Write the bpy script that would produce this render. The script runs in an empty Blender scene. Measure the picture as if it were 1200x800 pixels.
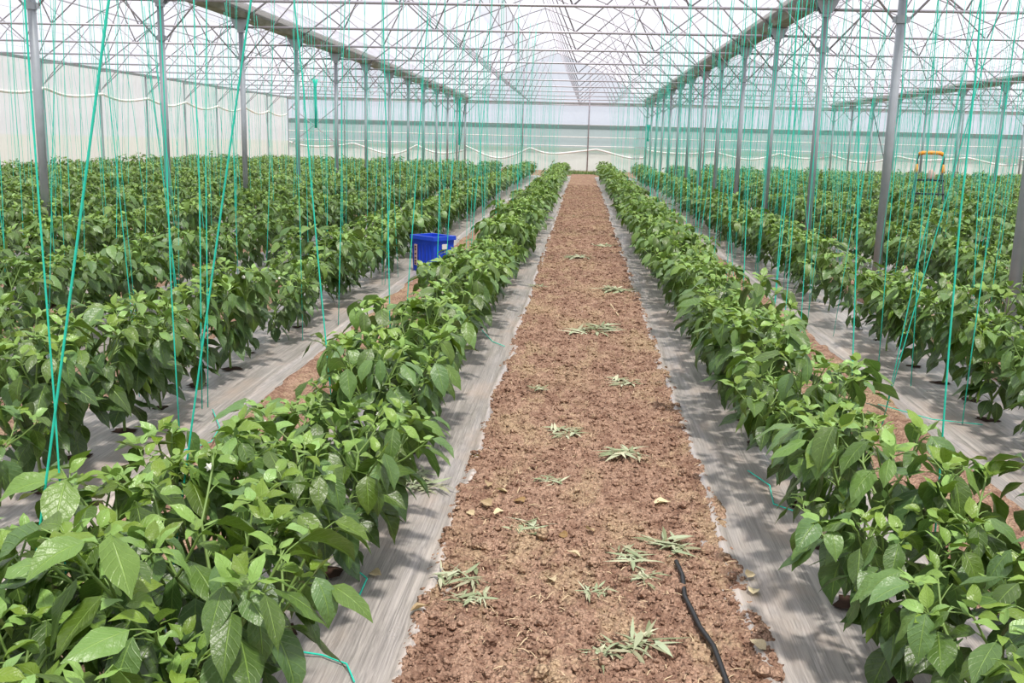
import bpy, math, random
import numpy as np
from mathutils import Vector, Matrix, noise
rnd = random.Random(7)
D = bpy.data
COL = bpy.context.scene.collection
R = math.radians
# ------------------------------------------------------------------ layout (metres; Y runs along the crop rows, camera at Y=0)
GUT_L, SPAN, BAY0, BAY, NB = -6.26, 9.6, 11.21, 3.5, 12
GUTTERS = [GUT_L - SPAN, GUT_L, GUT_L + SPAN, GUT_L + 2 * SPAN, GUT_L + 3 * SPAN]
YEND = BAY0 + NB * BAY
ZT = 3.38                       # tie bar height
CAM_H = 1.48
FPX, YAW, PITCH, ROLL = 1151.4, -.0655, -.2016, .0241

# ------------------------------------------------------------------ helpers
def ordinal(n):
    a = 'zeroth first second third fourth fifth sixth seventh eighth ninth tenth eleventh twelfth thirteenth fourteenth fifteenth sixteenth seventeenth eighteenth nineteenth'.split()
    t = {20: 'twent', 30: 'thirt', 40: 'fort', 50: 'fift', 60: 'sixt', 70: 'sevent', 80: 'eight', 90: 'ninet'}
    if n < 20: return a[n]
    b = n // 10 * 10
    return t[b] + 'ieth' if n == b else t[b] + 'y-' + a[n - b]

class MB:
    """collects shapes for ONE mesh object"""
    def __init__(s): s.v = []; s.f = []; s.uv = {}; s.at = {}
    def add(s, vs, fs):
        b = len(s.v); s.v.extend([tuple(v) for v in vs]); s.f.extend([tuple(i + b for i in f) for f in fs]); return b
    def box(s, x0, x1, y0, y1, z0, z1):
        s.add([(x0,y0,z0),(x1,y0,z0),(x1,y1,z0),(x0,y1,z0),(x0,y0,z1),(x1,y0,z1),(x1,y1,z1),(x0,y1,z1)],
              [(0,3,2,1),(4,5,6,7),(0,1,5,4),(1,2,6,5),(2,3,7,6),(3,0,4,7)])
    def tube(s, pts, rad, n=8, cap=True):
        pts = [Vector(p) for p in pts]
        if not isinstance(rad, (list, tuple)): rad = [rad] * len(pts)
        vs = []; fs = []
        ref = None
        for i, p in enumerate(pts):
            t = (pts[min(i+1, len(pts)-1)] - pts[max(i-1, 0)])
            if t.length < 1e-9: t = Vector((0,0,1))
            t.normalize()
            if ref is None: ref = Vector((1,0,0)) if abs(t.x) < .8 else Vector((0,1,0))
            a = (ref - t * ref.dot(t)).normalized(); b = t.cross(a); ref = a
            for k in range(n):
                g = 2 * math.pi * k / n
                vs.append(p + (a * math.cos(g) + b * math.sin(g)) * rad[i])
        for i in range(len(pts) - 1):
            for k in range(n):
                fs.append((i*n+k, i*n+(k+1) % n, (i+1)*n+(k+1) % n, (i+1)*n+k))
        if cap:
            fs.append(tuple(range(n-1, -1, -1))); m = (len(pts)-1)*n; fs.append(tuple(m+k for k in range(n)))
        s.add(vs, fs)
    def prism_y(s, prof, y0, y1):
        n = len(prof)
        s.add([(x, y0, z) for x, z in prof] + [(x, y1, z) for x, z in prof],
              [tuple(range(n-1, -1, -1)), tuple(range(n, 2*n))] + [(i, (i+1) % n, n+(i+1) % n, n+i) for i in range(n)])
    def mesh(s, name, smooth=False):
        me = D.meshes.new(name); me.from_pydata(s.v, [], s.f); me.validate()
        if smooth: me.polygons.foreach_set('use_smooth', [True] * len(me.polygons))
        me.update(); return me
    def build(s, name, mat, parent=None, smooth=False):
        return link(name, s.mesh(name, smooth), mat, parent)

def link(name, me, mat, parent=None):
    if mat is not None and not me.materials: me.materials.append(mat)
    o = D.objects.new(name, me); COL.objects.link(o)
    if parent is not None: o.parent = parent
    return o
def empty(name, loc=(0,0,0), rz=0):
    o = D.objects.new(name, None); COL.objects.link(o); o.location = loc; o.rotation_euler = (0,0,rz); o.empty_display_size = .1
    return o
def tag(o, label=None, cat=None, group=None, kind=None):
    if label: o['label'] = label
    if cat: o['category'] = cat
    if group: o['group'] = group
    if kind: o['kind'] = kind
    return o
def copy_tree(o, parent=None):
    c = o.copy(); COL.objects.link(c)
    if parent is not None: c.parent = parent
    for ch in list(o.children): copy_tree(ch, c)
    return c
def big_mesh(name, V, F, attrs=None, uv=None, smooth=True):
    """numpy quads -> mesh"""
    me = D.meshes.new(name); V = np.asarray(V, np.float32); F = np.asarray(F, np.int32)
    me.vertices.add(len(V)); me.vertices.foreach_set('co', V.ravel())
    k = F.shape[1]
    me.loops.add(F.size); me.loops.foreach_set('vertex_index', F.ravel())
    me.polygons.add(len(F)); me.polygons.foreach_set('loop_start', np.arange(0, F.size, k, dtype=np.int32))
    me.polygons.foreach_set('use_smooth', np.full(len(F), smooth))
    me.update(calc_edges=True)
    for n, a in (attrs or {}).items():
        at = me.attributes.new(n, 'FLOAT', 'POINT'); at.data.foreach_set('value', np.asarray(a, np.float32))
    if uv is not None:
        l = me.uv_layers.new(name='leaf'); l.data.foreach_set('uv', np.asarray(uv, np.float32)[F.ravel()].ravel())
    return me

# ------------------------------------------------------------------ materials
class NT:
    def __init__(s, name):
        s.m = D.materials.new(name); s.m.use_nodes = True; s.t = s.m.node_tree; s.t.nodes.clear()
        s.out = s.n('ShaderNodeOutputMaterial')
    def n(s, typ, **kw):
        x = s.t.nodes.new(typ)
        for k, v in kw.items():
            if k in x.inputs: x.inputs[k].default_value = v
            else: setattr(x, k, v)
        return x
    def l(s, a, b): s.t.links.new(a, b)
    def math(s, op, a, b=None, c=None):
        x = s.n('ShaderNodeMath', operation=op)
        for i, v in enumerate((a, b, c)):
            if v is None: continue
            if isinstance(v, (int, float)): x.inputs[i].default_value = v
            else: s.l(v, x.inputs[i])
        return x.outputs[0]
    def mix(s, fac, a, b, blend='MIX'):
        x = s.n('ShaderNodeMix', data_type='RGBA', blend_type=blend)
        for sock, v in ((x.inputs[0], fac), (x.inputs[6], a), (x.inputs[7], b)):
            if isinstance(v, (int, float)): sock.default_value = v
            elif isinstance(v, tuple): sock.default_value = (*v, 1) if len(v) == 3 else v
            else: s.l(v, sock)
        return x.outputs[2]
    def ramp(s, fac, lo, hi):
        x = s.n('ShaderNodeMapRange', interpolation_type='SMOOTHSTEP'); s.l(fac, x.inputs[0]); x.inputs[1].default_value = lo; x.inputs[2].default_value = hi
        return x.outputs[0]
    def noise(s, scale, detail=4, vec=None, rough=.55):
        x = s.n('ShaderNodeTexNoise', Scale=scale, Detail=detail, Roughness=rough)
        if vec is not None: s.l(vec, x.inputs['Vector'])
        return x.outputs['Fac']
    def pos(s, scale=None):
        g = s.n('ShaderNodeNewGeometry').outputs['Position']
        if scale:
            m = s.n('ShaderNodeVectorMath', operation='MULTIPLY'); s.l(g, m.inputs[0]); m.inputs[1].default_value = scale; g = m.outputs[0]
        return g
    def bump(s, h, strength=.3, dist=.01):
        b = s.n('ShaderNodeBump', Strength=strength, Distance=dist); s.l(h, b.inputs['Height']); return b.outputs[0]
    def bsdf(s, col, rough=.5, spec=.5, metal=0., normal=None):
        p = s.n('ShaderNodeBsdfPrincipled'); p.inputs['Metallic'].default_value = metal; p.inputs['Specular IOR Level'].default_value = spec
        for k, v in (('Base Color', col), ('Roughness', rough)):
            if isinstance(v, (int, float)): p.inputs[k].default_value = v
            elif isinstance(v, tuple): p.inputs[k].default_value = (*v, 1)
            else: s.l(v, p.inputs[k])
        if normal is not None: s.l(normal, p.inputs['Normal'])
        return p
    def done(s, sh): s.l(sh, s.out.inputs[0]); return s.m
    def mixsh(s, fac, a, b):
        x = s.n('ShaderNodeMixShader')
        if isinstance(fac, (int, float)): x.inputs[0].default_value = fac
        else: s.l(fac, x.inputs[0])
        s.l(a, x.inputs[1]); s.l(b, x.inputs[2]); return x.outputs[0]

def simple(name, col, rough=.5, spec=.5, metal=0., var=.12, scale=30):
    t = NT(name); n = t.noise(scale, 3, t.pos())
    c = t.mix(n, tuple(x * (1 - var) for x in col), tuple(min(1, x * (1 + var)) for x in col))
    return t.done(t.bsdf(c, rough, spec, metal).outputs[0])

def leaf_material(name, old, mid, young, trans=.3, veins=True, rough=.42, spec=.55):
    t = NT(name)
    age = t.n('ShaderNodeAttribute', attribute_name='age').outputs['Fac']
    tone = t.n('ShaderNodeAttribute', attribute_name='tone').outputs['Fac']
    c = t.mix(t.ramp(age, 0., .5), old, mid); c = t.mix(t.ramp(age, .5, 1.), c, young)
    hsv = t.n('ShaderNodeHueSaturation'); t.l(c, hsv.inputs['Color'])
    t.l(t.math('MULTIPLY_ADD', tone, .7, .65), hsv.inputs['Value']); t.l(t.math('MULTIPLY_ADD', tone, .035, .483), hsv.inputs['Hue'])
    t.l(t.math('MULTIPLY_ADD', tone, -.25, 1.06), hsv.inputs['Saturation'])
    c = hsv.outputs[0]
    uvn = t.n('ShaderNodeUVMap', uv_map='leaf').outputs[0]
    sp = t.n('ShaderNodeSeparateXYZ'); t.l(uvn, sp.inputs[0])
    av = t.math('ABSOLUTE', t.math('MULTIPLY_ADD', sp.outputs[1], 2., -1.))
    bl = t.noise(22, 3, t.pos()); c = t.mix(t.math('MULTIPLY', bl, .3), c, tuple(x * .62 for x in mid))
    nrm = None
    if veins:
        mid_rib = t.math('SUBTRACT', 1., t.ramp(av, .015, .07))
        ph = t.math('FRACT', t.math('MULTIPLY_ADD', sp.outputs[0], 7.5, t.math('MULTIPLY', av, -1.7)))
        d = t.math('ABSOLUTE', t.math('SUBTRACT', ph, .5))
        side = t.math('MULTIPLY', t.math('SUBTRACT', 1., t.ramp(d, .0, .13)), .13)
        vein = t.math('MAXIMUM', t.math('MULTIPLY', mid_rib, .42), side)
        c = t.mix(vein, c, tuple(min(1, x * 1.25 + .05) for x in young))
        nrm = t.bump(t.math('ADD', t.math('MULTIPLY', vein, -1.2), t.noise(55, 3, t.pos())), .6, .006)
    p = t.bsdf(c, rough, spec, 0, nrm)
    tr = t.n('ShaderNodeBsdfTranslucent'); t.l(t.mix(.35, c, (young[0]*1.1, young[1]*1.15, young[2]*.6)), tr.inputs['Color'])
    return t.done(t.mixsh(trans, p.outputs[0], tr.outputs[0]))

M = {}
M['leaf'] = leaf_material('pepper_leaf', (.040, .094, .020), (.086, .170, .030), (.225, .385, .038), .18, True, .38, .58)
M['weed'] = leaf_material('wilted_weed_leaf', (.27, .33, .18), (.36, .41, .25), (.52, .50, .34), .15, False, .8, .2)
M['dry'] = leaf_material('dry_leaf', (.42, .28, .11), (.58, .44, .24), (.75, .66, .45), .2, True, .8, .2)
M['stem'] = simple('green_stem', (.16, .26, .06), .5)
M['pepper'] = simple('green_pepper_skin', (.20, .36, .04), .25, .6, var=.25, scale=14)
M['petal'] = simple('white_petal', (.85, .86, .74), .6)
M['hole'] = simple('damp_soil', (.05, .03, .022), .95, .1, var=.5)
M['twine'] = simple('turquoise_twine', (.028, .58, .43), .55, .3, var=.15, scale=60)
M['galv'] = simple('galvanised_steel', (.35, .385, .415), .42, .5, .3, var=.14, scale=9)
M['steel'] = simple('roof_steel', (.42, .40, .44), .5, .5, .5, var=.12, scale=5)
M['beam'] = simple('grey_beam_steel', (.30, .31, .31), .55, .4, .3)
M['wire'] = simple('crop_wire_steel', (.62, .62, .63), .5, .5, .4)
M['blue'] = simple('blue_crate_plastic', (.02, .075, .62), .35, .5, var=.1)
M['orange'] = simple('orange_ladder_plastic', (.85, .33, .02), .45)
M['black'] = simple('black_plastic', (.016, .016, .018), .45)
M['alu'] = simple('ladder_tube', (.10, .10, .12), .45, .5, .3)
M['sticker'] = simple('pale_sticker', (.62, .42, .36), .6)
M['ink'] = simple('dark_ink', (.03, .02, .02), .7)
M['white'] = simple('white_plastic', (.75, .74, .73), .5)
M['cream'] = simple('cream_rolled_film', (.86, .83, .76), .5, var=.05)
M['bark'] = simple('straw', (.54, .42, .27), .8, .2, var=.3, scale=40)

def gutter_mat():
    t = NT('stained_gutter'); n = t.noise(3.5, 5, t.pos((1, .6, 2)))
    c = t.mix(t.ramp(n, .35, .68), (.16, .155, .11), (.30, .29, .24)); return t.done(t.bsdf(c, .55, .4, .3).outputs[0])
M['gutter'] = gutter_mat()

def film_mat(name, tint, clear, body, folds=False):
    """clear = how much light goes straight through"""
    t = NT(name)
    tr = t.n('ShaderNodeBsdfTransparent', Color=(*tint, 1)); tl = t.n('ShaderNodeBsdfTranslucent', Color=(*body, 1)); df = t.n('ShaderNodeBsdfDiffuse', Color=(*body, 1))
    b = t.mixsh(.35, tl.outputs[0], df.outputs[0])
    n = t.noise(1.1, 4, t.pos((.3, 3.2, .06) if folds else (1, .35, 1)))
    fac = t.math('MULTIPLY_ADD', n, .9 if folds else .3, clear - (.45 if folds else .15))
    return t.done(t.mixsh(fac, b, tr.outputs[0]))
M['film'] = film_mat('roof_film', (.955, .955, 1.), .70, (.85, .85, .95))
M['gable'] = film_mat('gable_film', (.86, .89, .97), .6, (.80, .83, .91))
M['side_film'] = film_mat('side_wall_film', (.95, .94, .95), .36, (.93, .91, .90), True)
M['low_film'] = film_mat('lower_film', (.93, .93, .93), .3, (.92, .92, .92))
M['net'] = film_mat('insect_net_weave', (.66, .75, .74), .45, (.45, .52, .51))
M['netband'] = film_mat('net_overlap', (.55, .62, .62), .35, (.36, .42, .42))

def soil_mat():
    t = NT('reddish_soil'); p = t.pos()
    big = t.noise(1.6, 3, t.pos((1, .5, 1))); midn = t.noise(16, 5, p); fine = t.noise(90, 4, p)
    c = t.mix(t.ramp(midn, .32, .68), (.26, .152, .106), (.49, .325, .235))
    c = t.mix(t.math('MULTIPLY', t.ramp(fine, .58, .76), .5), c, (.56, .39, .28))
    straw = t.math('MULTIPLY', t.ramp(t.noise(5, 6, t.pos((1, .4, 1)), .7), .5, .64), .6)
    c = t.mix(straw, c, (.56, .43, .27))
    c = t.mix(t.math('MULTIPLY', t.ramp(big, .5, .68), .45), c, (.50, .38, .23))
    vo = t.n('ShaderNodeTexVoronoi', Scale=75.); t.l(p, vo.inputs['Vector'])
    c = t.mix(t.math('MULTIPLY', t.ramp(vo.outputs['Distance'], .35, .75), .45), c, (.13, .068, .048))
    n = t.bump(t.math('ADD', t.math('MULTIPLY', fine, .5), t.math('SUBTRACT', midn, vo.outputs['Distance'])), .9, .018)
    return t.done(t.bsdf(c, .95, .15, 0, n).outputs[0])
M['soil'] = soil_mat()
def mulch_mat():
    t = NT('grey_mulch_plastic')
    st = t.noise(170, 3, t.pos((1, .012, 1)), .65); st2 = t.noise(26, 3, t.pos((1, .03, 1)))
    dust = t.noise(3.2, 5, t.pos((1, .55, 1)), .62)
    c = t.mix(t.ramp(st, .25, .78), (.205, .19, .18), (.42, .385, .36))
    c = t.mix(t.math('MULTIPLY', t.ramp(st2, .56, .72), .5), c, (.60, .55, .51))
    c = t.mix(t.math('MULTIPLY', t.ramp(dust, .48, .72), .5), c, (.44, .34, .27))
    mark = t.n('ShaderNodeAttribute', attribute_name='dust').outputs['Fac']
    c = t.mix(t.math('MULTIPLY', mark, t.ramp(t.noise(40, 4, t.pos((1, .4, 1))), .3, .55)), c, (.66, .58, .53))
    r = t.math('MULTIPLY_ADD', dust, .4, .14)
    n = t.bump(t.math('ADD', t.math('MULTIPLY', st, .35), t.math('MULTIPLY', t.noise(14, 3, t.pos((1, .35, 1))), 1.2)), .35, .012)
    return t.done(t.bsdf(c, r, .6, 0, n).outputs[0])
M['mulch'] = mulch_mat()
def ground_mat():
    t = NT('outside_field'); n = t.noise(.25, 5, t.pos())
    return t.done(t.bsdf(t.mix(n, (.33, .33, .30), (.30, .33, .26)), .95, .1).outputs[0])
M['field'] = ground_mat()

# ------------------------------------------------------------------ setting: ground, soil path, mulch
def structure(o, label=None): return tag(o, label, kind='structure')
m = MB(); m.box(-17, 33, -8, YEND + .5, -.12, -.03); structure(m.build('floor', M['soil']))
m = MB(); m.box(-160, 170, -40, 300, -.3, -.14); structure(m.build('terrain', M['field']))

ROWS_L = [-.80 - 1.38 * k for k in range(11)]
ROWS_R = [.93 + 1.38 * k for k in range(17)]
ROW_END = 41.5

def soil_strip(name, x0, x1, y0, y1, nx, ny, top, label, amp=1.):
    ys = np.geomspace(y0, y1, ny); xs = np.linspace(x0, x1, nx)
    V = np.empty((ny, nx, 3), np.float32)
    half = (x1 - x0) / 2; cx = (x0 + x1) / 2
    for j, y in enumerate(ys):
        for i, x in enumerate(xs):
            e = 1 - abs(x - cx) / half
            n0 = noise.noise((x * 4, y * 4, 1.3)); n1 = noise.noise((x * 17, y * 17, 4.)); n2 = abs(noise.noise((x * 42, y * 42, 9.))); n3 = noise.noise((x * 95, y * 95, 2.))
            z = -.03 + (top + .03) * min(1, e * 5 + .35 * n0 + .12 * n1) + amp * (.010 * n0 + .013 * n1 + .020 * n2 + .009 * n3) * min(1, e * 6)
            V[j, i] = (x, y, z)
    idx = np.arange(nx * ny).reshape(ny, nx)
    F = np.stack([idx[:-1, :-1], idx[:-1, 1:], idx[1:, 1:], idx[1:, :-1]], -1).reshape(-1, 4)
    o = link(name, big_mesh(name, V.reshape(-1, 3), F), M['soil']); structure(o, label); return V
PATH = soil_strip('soil_path', -.56, .70, 1.2, 46.0, 200, 900, .03, 'bare reddish soil path running down the middle between two pepper rows')
soil_strip('soil_path', -1.80, -1.18, 1.6, 42, 40, 260, .02, None)
soil_strip('soil_path', 1.30, 1.94, 1.8, 42, 40, 260, .02, None)
soil_strip('soil_path', -3.20, -2.56, 3, 42, 24, 160, .02, None)
soil_strip('soil_path', 2.68, 3.32, 3, 42, 24, 160, .02, None)
def path_z(x, y):
    ny, nx = PATH.shape[:2]
    j = int(np.argmin(abs(PATH[:, 0, 1] - y))); i = int(np.argmin(abs(PATH[0, :, 0] - x))); return float(PATH[j, i, 2])
# clods: nobody could count them
def ico(sub=1):
    import bmesh
    b = bmesh.new(); bmesh.ops.create_icosphere(b, subdivisions=sub, radius=1)
    v = np.array([x.co[:] for x in b.verts], np.float32); f = np.array([[q.index for q in p.verts] for p in b.faces], np.int32); b.free(); return v, f
iv, iff = ico(2)
rs = np.random.RandomState(3)
VV, FF, off = [], [], 0
shapes = []
for k in range(14):
    w = iv.copy()
    for i in range(len(w)):
        q = Vector(w[i]); w[i] *= 1 + .45 * noise.noise(q * 1.3 + Vector((k * 7, 0, 0))) + .2 * noise.noise(q * 3.1 + Vector((0, k * 5, 0)))
    shapes.append(w)
iv1, if1 = ico(1)
small = [iv1 * (1 + .35 * (rs.rand(len(iv1), 1) - .5)) for k in range(12)]
for k in range(24000):
    y = 1.9 * (34 / 1.9) ** (rs.rand() ** 1.15); x = rs.uniform(-.47, .61)
    s = min(.026, .0034 * math.exp(abs(rs.normal(0, .6)))) * (1 + .05 * y)
    big = s > .008
    w = (shapes[rs.randint(14)] if big else small[rs.randint(12)]) * s * np.array([1, rs.uniform(.7, 1.2), .75]); a = rs.rand() * 6.28
    ca, sa = math.cos(a), math.sin(a); w = w @ np.array([[ca, sa, 0], [-sa, ca, 0], [0, 0, 1]])
    VV.append(w + (x, y, path_z(x, y) + s * .2)); FF.append((iff if big else if1) + off); off += len(w)
o = link('soil_clods', big_mesh('soil_clods', np.concatenate(VV), np.concatenate(FF), smooth=False), M['soil'])
tag(o, 'loose crumbly reddish soil clods on the middle path', 'soil clods', kind='stuff')

def row_word(side, k):
    s = 'left' if side < 0 else 'right'
    return f'{ordinal(k + 1)} row {s} of the soil path'
def mulch(x, label, y0, nx, ny, near):
    ys = np.geomspace(y0, 43, ny); xs = np.linspace(x - .46, x + .46, nx); V = np.empty((ny, nx, 3), np.float32); DU = np.zeros((ny, nx), np.float32)
    for j, y in enumerate(ys):
        for i, u in enumerate(xs):
            e = abs(u - x) / .46
            z = .014 + .020 * (1 - e ** 3) + (.009 * noise.noise((u * 7, y * 1.2, 3)) + .004 * noise.noise((u * 28, y * 2.5, 8)) + .005 * noise.noise((u * 9, y * 9, 5)) if near else .006 * noise.noise((u * 5, y, 3)))
            wl = math.exp(-((abs(u - x) - .345 - .02 * noise.noise((y * .8, x, 2))) / .018) ** 2) if near else 0; z += .012 * wl; DU[j, i] = (.7 if x < 0 and y < 4.2 and u > x else .28) * wl
            V[j, i] = (u + .035 * noise.noise((u * .5, y * 1.4, 11)), y, z)
    idx = np.arange(nx * ny).reshape(ny, nx); F = np.stack([idx[:-1, :-1], idx[:-1, 1:], idx[1:, 1:], idx[1:, :-1]], -1).reshape(-1, 4)
    o = link('mulch_film', big_mesh('mulch_film', V.reshape(-1, 3), F, {'dust': DU.ravel()}), M['mulch'])
    tag(o, label, 'mulch film', 'plastic mulch strips under the pepper rows')
for side, rows in ((-1, ROWS_L), (1, ROWS_R)):
    for k, x in enumerate(rows):
        near = k < 2
        mulch(x, f'grey plastic mulch strip lying under the {row_word(side, k)}', 1.2 if near else 4, 70 if near else 8, 320 if near else 60, near)
# the buried welt along the near mulch edge
# ------------------------------------------------------------------ greenhouse frame
PROF = [(0, 6.0), (.55, 5.82), (1.09, 5.6), (1.95, 5.27), (2.55, 4.98), (2.9, 4.84), (3.5, 4.42), (4.1, 3.98), (4.75, 3.5)]
def roof_z(d):
    d = abs(d)
    for (a, za), (b, zb) in zip(PROF, PROF[1:]):
        if d <= b: return za + (zb - za) * (d - a) / (b - a)
    return 3.5
GNAME = ['along the side wall', 'left of the path', 'right of the path', 'second right of the path', 'third right of the path']
SNAME = ['over the span beside the side wall', 'over the span with the path', 'over the span right of the path', 'over the second span right', 'over the far right span']

# roof film (with the long ridge vent left open on one side)
for i in range(5):
    c = GUTTERS[i] + SPAN / 2
    m = MB()
    left = [(-d, z) for d, z in PROF if d >= 1.65 or d > 1.2][::-1]
    left = [(-4.75, 3.5), (-4.1, 3.98), (-3.5, 4.42), (-2.9, 4.84), (-2.55, 4.98), (-1.95, 5.27), (-1.6, 5.41)]
    right = PROF
    ys = np.arange(-8, YEND + .01, (YEND + 8) / 36)
    for prof in (left, right):
        n = len(prof); vs = []
        for y in ys:
            for d, z in prof: vs.append((c + d, y, z + .035))
        fs = [(j*n+q, j*n+q+1, (j+1)*n+q+1, (j+1)*n+q) for j in range(len(ys)-1) for q in range(n-1)]
        m.add(vs, fs)
    structure(m.build('ceiling', M['film'], None, True), f'translucent plastic roof film {SNAME[i]}')
    # raised vent flap
    if i < 4:
        t = empty('roof_vent_flap', (c, 0, 0)); tag(t, f'raised plastic ridge vent flap {SNAME[i]}', 'roof vent', 'ridge vent flaps')
        m = MB()
        q = [(-1.65, 6.62), (-1.1, 6.44), (-.5, 6.22), (.02, 6.05)]; n = 4; vs = [(d, y, z) for y in (-8, 20, YEND) for d, z in q]
        m.add(vs, [(j*n+k, j*n+k+1, (j+1)*n+k+1, (j+1)*n+k) for j in range(2) for k in range(3)])
        m.build('vent_film', M['gable'], t, True)
        m = MB(); m.tube([(-1.65, 8, 6.62), (-1.65, YEND, 6.62)], .025, 6); m.build('vent_edge_pipe', M['steel'], t)
        m = MB()
        for k in range(0, NB + 1): m.tube([(-1.65, BAY0 + k * BAY, 6.62), (-1.6, BAY0 + k * BAY, 5.40)], .013, 5)
        m.build('vent_strut', M['steel'], t)
    # ridge and purlins
for i in range(4):
    c = GUTTERS[i] + SPAN / 2
    for d, nm in ((0, 'ridge'), (-1.6, 'left shoulder'), (2.9, 'right slope'), (-2.9, 'left slope')):
        if i == 3 and nm != 'ridge': continue
        m = MB(); m.tube([(c + d, 9.5, roof_z(d)), (c + d, YEND, roof_z(d))], .014, 6)
        tag(m.build('roof_purlin', M['steel']), f'long steel purlin on the {nm} {SNAME[i]}', 'purlin', 'roof purlins')

# gutters
for i, x in enumerate(GUTTERS):
    if i == 0: continue
    m = MB()
    w = [(-.22, .23), (-.205, .23), (-.11, .02), (.11, .02), (.205, .23), (.22, .23), (.12, 0), (-.12, 0)]
    m.prism_y([(a, 3.52 + b) for a, b in w], 4.0, YEND)
    o = m.build('roof_gutter', M['gutter']); o.location.x = x
    tag(o, f'long stained metal roof gutter {GNAME[i]}', 'gutter', 'roof gutters')
m = MB(); m.box(-.04, .04, 20, YEND, 3.42, 3.50); o = m.build('wall_top_rail', M['beam']); o.location.x = GUTTERS[0]; tag(o, 'steel rail along the top of the side wall', 'rail')

# posts, each with its bracket under the gutter
def make_post():
    t = empty('steel_post')
    m = MB(); m.tube([(0,0,-.03), (0,0,3.36)], .047, 16); m.build('pole', M['galv'], t, True)
    m = MB()
    top = [(-.15, 3.53), (.15, 3.53), (.15, 3.48), (.075, 3.33), (-.075, 3.33), (-.15, 3.48)]
    m.prism_y(top, -.07, -.055); m.prism_y(top, .055, .07); m.box(-.17, .17, -.07, .07, 3.505, 3.525); m.box(-.05, .05, -.056, .056, 3.28, 3.40)
    m.build('gutter_bracket', M['galv'], t)
    m = MB(); m.tube([(0,0,2.80), (0,0,2.88)], .058, 12); m.box(-.09, .09, -.012, .012, 2.81, 2.87); m.build('brace_collar', M['galv'], t)
    return t
post0 = make_post(); used = False
BAYS = {0: range(5, NB + 1), 1: range(0, NB + 1), 2: range(-1, NB + 1), 3: range(6, NB + 1), 4: range(12, NB + 1)}
for i, x in enumerate(GUTTERS):
    n = 0
    for k in BAYS[i]:
        n += 1
        if i == 0:
            t = empty('wall_post', (x, BAY0 + k * BAY, 0)); tag(t, f'steel side wall post, {ordinal(n)} from the front, holding the white film', 'post', 'side wall posts')
            m = MB(); m.tube([(0,0,-.03), (0,0,3.42)], .035, 8); m.build('pole', M['galv'], t)
            m = MB(); m.tube([(0,0,2.75), (.75,0,3.42)], .018, 6); m.build('brace', M['steel'], t)
            continue
        p = post0 if not used else copy_tree(post0); used = True
        p.location = (x, BAY0 + k * BAY, 0)
        tag(p, f'grey steel post, {ordinal(n)} from the front under gutter {GNAME[i]}', 'post', 'steel posts under the gutters')

# trusses
def make_truss():
    t = empty('roof_truss'); r = .013
    m = MB(); m.tube([(-4.75, 0, ZT), (4.75, 0, ZT)], .021, 8); m.build('tie_bar', M['steel'], t, True)
    m = MB(); m.tube([(-d, 0, z) for d, z in PROF[::-1]] + [(d, 0, z) for d, z in PROF[1:]], .019, 8); m.build('roof_arch', M['steel'], t, True)
    for s in (-1, 1):
        for a, b in (((1.25, ZT), (.12, 5.95)), ((1.25, ZT), (2.9, 4.84)), ((4.72, 2.84), (2.9, 4.84)), ((2.9, ZT), (3.9, 4.12)), ((2.9, ZT), (1.95, 5.25))):
            m = MB(); m.tube([(s*a[0], 0, a[1]), (s*b[0], 0, b[1])], r, 6); m.build('web_bar', M['steel'], t, True)
    return t
tr0 = make_truss(); used = False
for i in range(4):
    c = GUTTERS[i] + SPAN / 2; n = 0
    for k in range({0: 0, 1: 0, 2: 0, 3: 3}[i], NB + 1):
        n += 1
        t = tr0 if not used else copy_tree(tr0); used = True
        t.location = (c, BAY0 + k * BAY, 0)
        tag(t, f'steel roof truss, {ordinal(n)} from the front {SNAME[i]}', 'truss', 'roof trusses')

# side wall of film on the left
def sheet(fn, nu, nv):
    vs = [fn(i / (nu - 1), j / (nv - 1)) for j in range(nv) for i in range(nu)]
    return vs, [(j*nu+i, j*nu+i+1, (j+1)*nu+i+1, (j+1)*nu+i) for j in range(nv-1) for i in range(nu-1)]
m = MB()
def side(u, v):
    y = 15 + u * (YEND - 15); z = -.03 + v * 3.45
    return (GUTTERS[0] - .09 + (.03 * noise.noise((y * 3.2, z * .6, 0)) + .02 * math.sin(y * 9 + 2 * noise.noise((y, z, 3)))) * (1 - v * .5), y, z)
m.add(*sheet(side, 420, 10)); structure(m.build('wall_left', M['side_film'], None, True), 'white translucent film side wall')
m = MB(); pts = []
for j in range(240):
    y = 18 + j / 239 * (YEND - 18.4); ph = ((y - BAY0) / BAY) % 1
    pts.append((GUTTERS[0] + .05, y, 2.66 - .24 * math.sin(math.pi * ph) * (.75 + .5 * noise.noise((y * .3, 4, 0))) + .1 * noise.noise((y * .25, 0, 0))))
m.tube(pts, .045, 7); tag(m.build('rolled_film_curtain', M['cream'], None, True), 'cream roll of film sagging in waves along the white side wall', 'film roll')

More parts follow.
